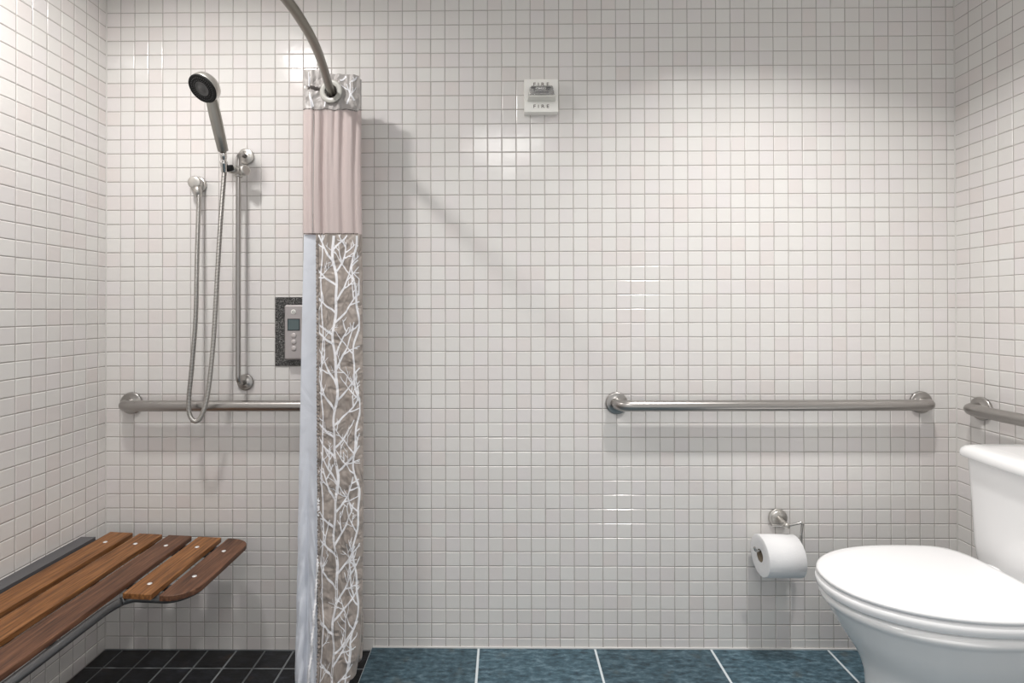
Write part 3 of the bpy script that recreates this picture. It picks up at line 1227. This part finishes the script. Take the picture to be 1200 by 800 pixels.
root = thing('fold_down_shower_seat', 'fold-down shower seat of brown wooden slats fixed to the left wall', 'shower seat', (0.0, -0.5, 0.40))
mb = MB()
box(mb, 0.0004, 0.050, -0.93, -0.106, 0.4325, 0.4375)
box(mb, 0.0004, 0.005, -0.93, -0.106, 0.36, 0.4325)
box(mb, 0.046, 0.050, -0.93, -0.106, 0.4235, 0.4325)
mb.build('wall_bracket', M_BRACKET, root, bevel=0.0012)
TH = 0.016
slats = [(0.0640, 0.1445, -0.92, -0.060), (0.1665, 0.2470, -0.92, -0.0615), (0.2690, 0.3505, -0.92, -0.0625), (0.3735, 0.4540, -0.418, -0.064), (0.4770, 0.5615, -0.421, -0.066)]


def slat_outline(x0, x1, y0, y1, big):
    pts = []

    def corner(cx, cy, r, a0):
        nn = 10 if r > 0.02 else 3
        for k in range(nn + 1):
            a = math.radians(a0 + 90 * k / nn)
            pts.append((cx + r * math.cos(a), cy + r * math.sin(a)))
    r = 0.004
    rb = big
    if rb > 0.02:
        # long easy curve at the two outer corners
        for k in range(13):
            a = math.pi / 2 * (1 - k / 12)
            pts.append((x1 - 0.070 + 0.070 * math.cos(a), y1 - 0.050 + 0.050 * math.sin(a)))
        for k in range(13):
            a = -math.pi / 2 * (k / 12)
            pts.append((x1 - 0.070 + 0.070 * math.cos(a), y0 + 0.075 + 0.075 * math.sin(a)))
    else:
        corner(x1 - r, y1 - r, r, 0)
        pts[:] = pts[::-1]
        q = []
        pts2 = pts[:]
        pts[:] = []
        pts += pts2
        lst = []
        for k in range(4):
            a = math.radians(0 - 90 * k / 3)
            lst.append((x1 - r + r * math.cos(a), y0 + r + r * math.sin(a)))
        pts += lst
    lst = []
    for k in range(4):
        a = math.radians(-90 - 90 * k / 3)
        lst.append((x0 + r + r * math.cos(a), y0 + r + r * math.sin(a)))
    for k in range(4):
        a = math.radians(180 - 90 * k / 3)
        lst.append((x0 + r + r * math.cos(a), y1 - r + r * math.sin(a)))
    return pts + lst


screws = [[(0.105, -0.135), (0.105, -0.86)], [(0.207, -0.137), (0.207, -0.86)], [(0.310, -0.139), (0.310, -0.86)],
          [(0.4135, -0.139), (0.4135, -0.365)], [(0.512, -0.157), (0.512, -0.315)]]
for i, (x0, x1, y0, y1) in enumerate(slats):
    out = slat_outline(x0, x1, y0, y1, 0.06 if i == 4 else 0.004)
    n_ = len(out)
    mb = MB()
    top = [(x, y, sz(x)) for x, y in out]
    bot = [(x, y, sz(x) - TH) for x, y in out]
    mb.add(top + bot, [tuple(range(n_)), tuple(range(2 * n_ - 1, n_ - 1, -1))] + [(k, (k + 1) % n_, n_ + (k + 1) % n_, n_ + k) for k in range(n_)])
    sl = mb.build('slat', M_WOODB if i in (2, 4) else M_WOODA, root, bevel=0.002, seg=3)
    for (sx, sy) in screws[i]:
        mb = MB()
        lathe(mb, [(0, 0), (0, 0.0066), (0.0008, 0.0062), (0.0019, 0.0035), (0.0022, 0)], (sx, sy, sz(sx) - 0.0003), (0.045, 0, 1), 20)
        mb.build('screw', M_SCREW, sl)


def fz(x, y, extra=0.0):
    return (x, y, sz(x) - TH - 0.0119 - extra)


mb = MB()
loop = [fz(0.052, -0.10), fz(0.532, -0.10), fz(0.532, -0.345), fz(0.495, -0.388), fz(0.374, -0.388), fz(0.356, -0.44), fz(0.356, -0.895), fz(0.052, -0.895)]
tube(mb, round_corners(loop, 0.028, 8), 0.0118, 18)
mb.build('frame', M_FRAME, root)
for y in (-0.139, -0.34, -0.60, -0.86):
    xe = 0.525 if y > -0.4 else 0.356
    mb = MB()
    tube(mb, [fz(0.052, y, -0.0035), fz(xe, y, -0.0035)], 0.0088, 14)
    mb.build('cross_tube', M_FRAME, root)
for y in (-0.25, -0.75):
    mb = MB()
    box(mb, 0.0052, 0.085, y - 0.004, y + 0.004, 0.372, 0.4225)
    mb.build('hinge_plate', M_BRACKET, root, bevel=0.001)

# ------------------------------------------------------------ paper holder and roll
root = thing('toilet_paper_holder', 'chrome wall paper holder with a round flange and bent wire arm', 'paper holder', (2.393, -0.001, 0.464))
mb = MB()
lathe(mb, [(0, 0), (0, 0.0315), (0.004, 0.0325), (0.007, 0.0325), (0.0085, 0.031), (0.009, 0.0255), (0.011, 0.0245), (0.013, 0.023), (0.0135, 0.0)], (2.393, -0.0002, 0.4644), (0, -1, 0), 44)
mb.build('flange', M_SATIN, root)
mb = MB()
tube(mb, [(2.393, -0.012, 0.4644), (2.389, -0.04, 0.4655), (2.3865, -0.064, 0.466)], [0.0105, 0.0095, 0.0095], 20)
lathe(mb, [(0, 0), (0.001, 0.007), (0.004, 0.0098), (0.010, 0.0105), (0.018, 0.0098), (0.021, 0.007), (0.022, 0)], (2.3865, -0.062, 0.466), (-0.1, -1, 0), 24)
mb.build('post', M_SATIN, root)
mb = MB()
axz = 0.3705
arm = [(2.337, -0.0705, 0.4665), (2.350, -0.0705, 0.4655), (2.3865, -0.074, 0.466), (2.434, -0.084, 0.481), (2.4285, -0.0855, 0.445), (2.4275, -0.0855, axz + 0.0145), (2.275, -0.0855, axz + 0.0145), (2.271, -0.0855, axz + 0.028)]
tube(mb, round_corners(arm, 0.0065, 6), 0.0042, 12)
mb.build('arm', M_CHROME, root)
root = thing('toilet_paper_roll', 'white roll of toilet paper hanging on the holder left of the toilet', 'toilet paper', (2.35, -0.085, 0.305))
rx0, rx1, RR = 2.2895, 2.411, 0.0665
mb = MB()
prof = [(0, 0.021), (0, 0.03), (0, 0.045), (0, RR - 0.002), (0.001, RR)] + [(rx1 - rx0 - 0.001, RR), (rx1 - rx0, RR - 0.002), (rx1 - rx0, 0.021)]
lathe(mb, prof, (rx0, -0.085, axz), (1, 0, 0), 72)
# loose end of the sheet hanging a little at the back of the roll
vs = []
K = 10
for i in range(K + 1):
    a = math.radians(200 + 60 * i / K)
    for x in (rx0 + 0.001, rx1 - 0.001):
        vs.append((x, -0.085 - math.cos(a) * -(RR + 0.0012), axz + math.sin(a) * (RR + 0.0012)))
mb.add(vs, [(2 * i, 2 * i + 1, 2 * i + 3, 2 * i + 2) for i in range(K)], 0, True)
mb.build('paper', M_PAPER, root)
mb = MB()
lathe(mb, [(0.001, 0.0208), (rx1 - rx0 - 0.001, 0.0208), (rx1 - rx0 - 0.001, 0.0195), (0.001, 0.0195), (0.001, 0.0208)], (rx0, -0.085, axz), (1, 0, 0), 40)
mb.build('core', M_CARD, root)

# ------------------------------------------------------------ toilet
TY = -0.452
root = thing('toilet', 'white two-piece toilet with closed lid against the right wall', 'toilet', (2.66, TY, 0.0))


def egg(xf, xb, hw, p=2.0, n=64, xm=None, pb=None):
    """outline from the front tip xf to the back xb; widest at xm"""
    xm = xm if xm is not None else xf + (xb - xf) * 0.56
    pb = pb or p
    out = []
    for k in range(n):
        a = 2 * math.pi * k / n
        c, s = math.cos(a), math.sin(a)
        pw_ = p if c < 0 else pb
        xx = math.copysign(abs(c) ** (2 / pw_), c)
        yy = math.copysign(abs(s) ** (2 / pw_), s)
        out.append((xm + (xx * (xm - xf) if c < 0 else xx * (xb - xm)), TY + yy * hw))
    return out


def loft(mb, rings, mi=0, cap0=True, cap1=True):
    n_ = len(rings[0])
    vs = [p for r_ in rings for p in r_]
    fs = []
    for j in range(len(rings) - 1):
        for k in range(n_):
            k2 = (k + 1) % n_
            fs.append((j * n_ + k, j * n_ + k2, (j + 1) * n_ + k2, (j + 1) * n_ + k))
    mb.add(vs, fs, mi, True)
    if cap0:
        mb.add(rings[0], [tuple(range(n_))[::-1]], mi, True)
    if cap1:
        mb.add(rings[-1], [tuple(range(n_))], mi, True)


def ring(z, *a, **k):
    return [(x, y, z) for x, y in egg(*a, **k)]


mb = MB()
rings = [ring(0.0, 2.385, 2.93, 0.118, p=2.6, xm=2.62),
         ring(0.012, 2.38, 2.93, 0.122, p=2.6, xm=2.62),
         ring(0.035, 2.392, 2.92, 0.113, p=2.6, xm=2.62),
         ring(0.10, 2.402, 2.91, 0.104, p=2.5, xm=2.62),
         ring(0.17, 2.402, 2.91, 0.103, p=2.4, xm=2.62),
         ring(0.225, 2.397, 2.91, 0.108, p=2.3, xm=2.62),
         ring(0.262, 2.386, 2.91, 0.121, p=2.2, xm=2.61),
         ring(0.290, 2.372, 2.91, 0.137, p=2.15, xm=2.60),
         ring(0.325, 2.348, 2.91, 0.153, p=2.1, xm=2.585),
         ring(0.365, 2.322, 2.91, 0.168, p=2.05, xm=2.57, pb=2.4),
         ring(0.405, 2.300, 2.91, 0.179, p=2.0, xm=2.56, pb=2.8),
         ring(0.414, 2.294, 2.91, 0.183, p=2.0, xm=2.555, pb=3),
         ring(0.422, 2.286, 2.91, 0.1885, p=2.0, xm=2.555, pb=3),
         ring(0.430, 2.284, 2.91, 0.189, p=2.0, xm=2.555, pb=3),
         ring(0.438, 2.289, 2.905, 0.184, p=2.0, xm=2.555, pb=3),
         ring(0.4415, 2.300, 2.898, 0.174, p=2.0, xm=2.555, pb=3),
         ring(0.4425, 2.32, 2.88, 0.155, p=2.0, xm=2.555, pb=3)]
loft(mb, rings)
mb.build('bowl', M_PORC, root)
mb = MB()
# trapway relief on the near side of the pedestal
path = smooth_path([(2.47, TY - 0.083, 0.20), (2.56, TY - 0.096, 0.215), (2.66, TY - 0.10, 0.20), (2.74, TY - 0.098, 0.15), (2.80, TY - 0.09, 0.08), (2.84, TY - 0.085, 0.03)], 8)
tube(mb, path, [0.018 + 0.014 * math.sin(math.pi * k / (len(path) - 1)) for k in range(len(path))], 18)
path = smooth_path([(2.47, TY + 0.083, 0.20), (2.56, TY + 0.096, 0.215), (2.66, TY + 0.10, 0.20), (2.74, TY + 0.098, 0.15), (2.80, TY + 0.09, 0.08), (2.84, TY + 0.085, 0.03)], 8)
tube(mb, path, [0.018 + 0.014 * math.sin(math.pi * k / (len(path) - 1)) for k in range(len(path))], 18)
mb.build('trapway', M_PORC, root)
# seat ring and lid
mb = MB()
S = dict(p=2.12, xm=2.60, pb=4.5)
loft(mb, [ring(0.4440, 2.300, 2.768, 0.176, **S), ring(0.4450, 2.284, 2.775, 0.187, **S), ring(0.4510, 2.277, 2.778, 0.1925, **S), ring(0.4620, 2.276, 2.778, 0.193, **S), ring(0.4690, 2.278, 2.777, 0.1915, **S), ring(0.4730, 2.284, 2.774, 0.187, **S), ring(0.4742, 2.298, 2.768, 0.174, **S)])
mb.build('seat', M_SEAT, root)
mb = MB()
loft(mb, [ring(0.4775, 2.296, 2.768, 0.178, **S), ring(0.4785, 2.281, 2.776, 0.191, **S), ring(0.4830, 2.2795, 2.778, 0.192, **S), ring(0.4868, 2.281, 2.777, 0.191, **S),
          ring(0.4892, 2.287, 2.773, 0.186, **S), ring(0.4905, 2.31, 2.758, 0.168, **S), ring(0.4917, 2.37, 2.715, 0.12, **S), ring(0.4922, 2.47, 2.64, 0.05, **S)])
mb.build('lid', M_SEAT, root)
for sg in (-1, 1):
    mb = MB()
    lathe(mb, [(0, 0), (0, 0.011), (0.002, 0.013), (0.026, 0.013), (0.028, 0.011), (0.028, 0)], (2.792, TY + sg * 0.075 - 0.014, 0.468), (0, 1, 0), 20)
    mb.build('hinge', M_SEAT, root)


def rrect(x0, x1, y0, y1, r, z, n=8, bulge=0.0):
    out = []
    for cx, cy, a0 in ((x1 - r, y1 - r, 0), (x0 + r, y1 - r, 90), (x0 + r, y0 + r, 180), (x1 - r, y0 + r, 270)):
        for k in range(n + 1):
            a = math.radians(a0 + 90 * k / n)
            out.append([cx + r * math.cos(a), cy + r * math.sin(a), z])
    # extra points along the long front side for a gentle bow
    res_ = []
    m_ = len(out)
    for k in range(m_):
        res_.append(out[k])
        a, b = out[k], out[(k + 1) % m_]
        if math.hypot(a[0] - b[0], a[1] - b[1]) > 0.05:
            for q in range(1, 8):
                t = q / 8
                res_.append([lerp(a[0], b[0], t), lerp(a[1], b[1], t), z])
    ym = (y0 + y1) / 2
    hw = (y1 - y0) / 2
    for p in res_:
        if p[0] < (x0 + x1) / 2:
            p[0] -= bulge * max(0, 1 - ((p[1] - ym) / hw) ** 2)
    return [tuple(p) for p in res_]


TW = 0.205
TC = -0.468
mb = MB()
loft(mb, [rrect(2.846, 3.005, TC - 0.192, TC + 0.192, 0.03, 0.425, bulge=0.008), rrect(2.836, 3.008, TC - 0.203, TC + 0.203, 0.035, 0.44, bulge=0.01),
          rrect(2.829, 3.012, TC - 0.208, TC + 0.208, 0.035, 0.50, bulge=0.012), rrect(2.824, 3.016, TC - 0.210, TC + 0.210, 0.035, 0.62, bulge=0.014),
          rrect(2.817, 3.018, TC - 0.2135, TC + 0.2135, 0.035, 0.757, bulge=0.016)])
tank = mb.build('tank', M_PORC, root)
mb = MB()
B = dict(bulge=0.02)
loft(mb, [rrect(2.818, 3.019, TC - 0.213, TC + 0.213, 0.03, 0.7575, **B), rrect(2.804, 3.021, TC - 0.221, TC + 0.221, 0.03, 0.7600, **B), rrect(2.8015, 3.0215, TC - 0.2235, TC + 0.2235, 0.032, 0.765, **B),
          rrect(2.8015, 3.022, TC - 0.2235, TC + 0.2235, 0.032, 0.772, **B), rrect(2.8045, 3.0215, TC - 0.2205, TC + 0.2205, 0.032, 0.781, **B),
          rrect(2.812, 3.019, TC - 0.214, TC + 0.214, 0.03, 0.788, **B), rrect(2.828, 3.01, TC - 0.20, TC + 0.20, 0.025, 0.793, **B),
          rrect(2.86, 2.99, TC - 0.16, TC + 0.16, 0.02, 0.795, bulge=0.01)])
mb.build('tank_lid', M_PORC, root)
mb = MB()
box(mb, 2.86, 3.0, TY - 0.10, TY + 0.10, 0.40, 0.4252)
mb.build('tank_mount', M_PORC, root, bevel=0.01, seg=3)
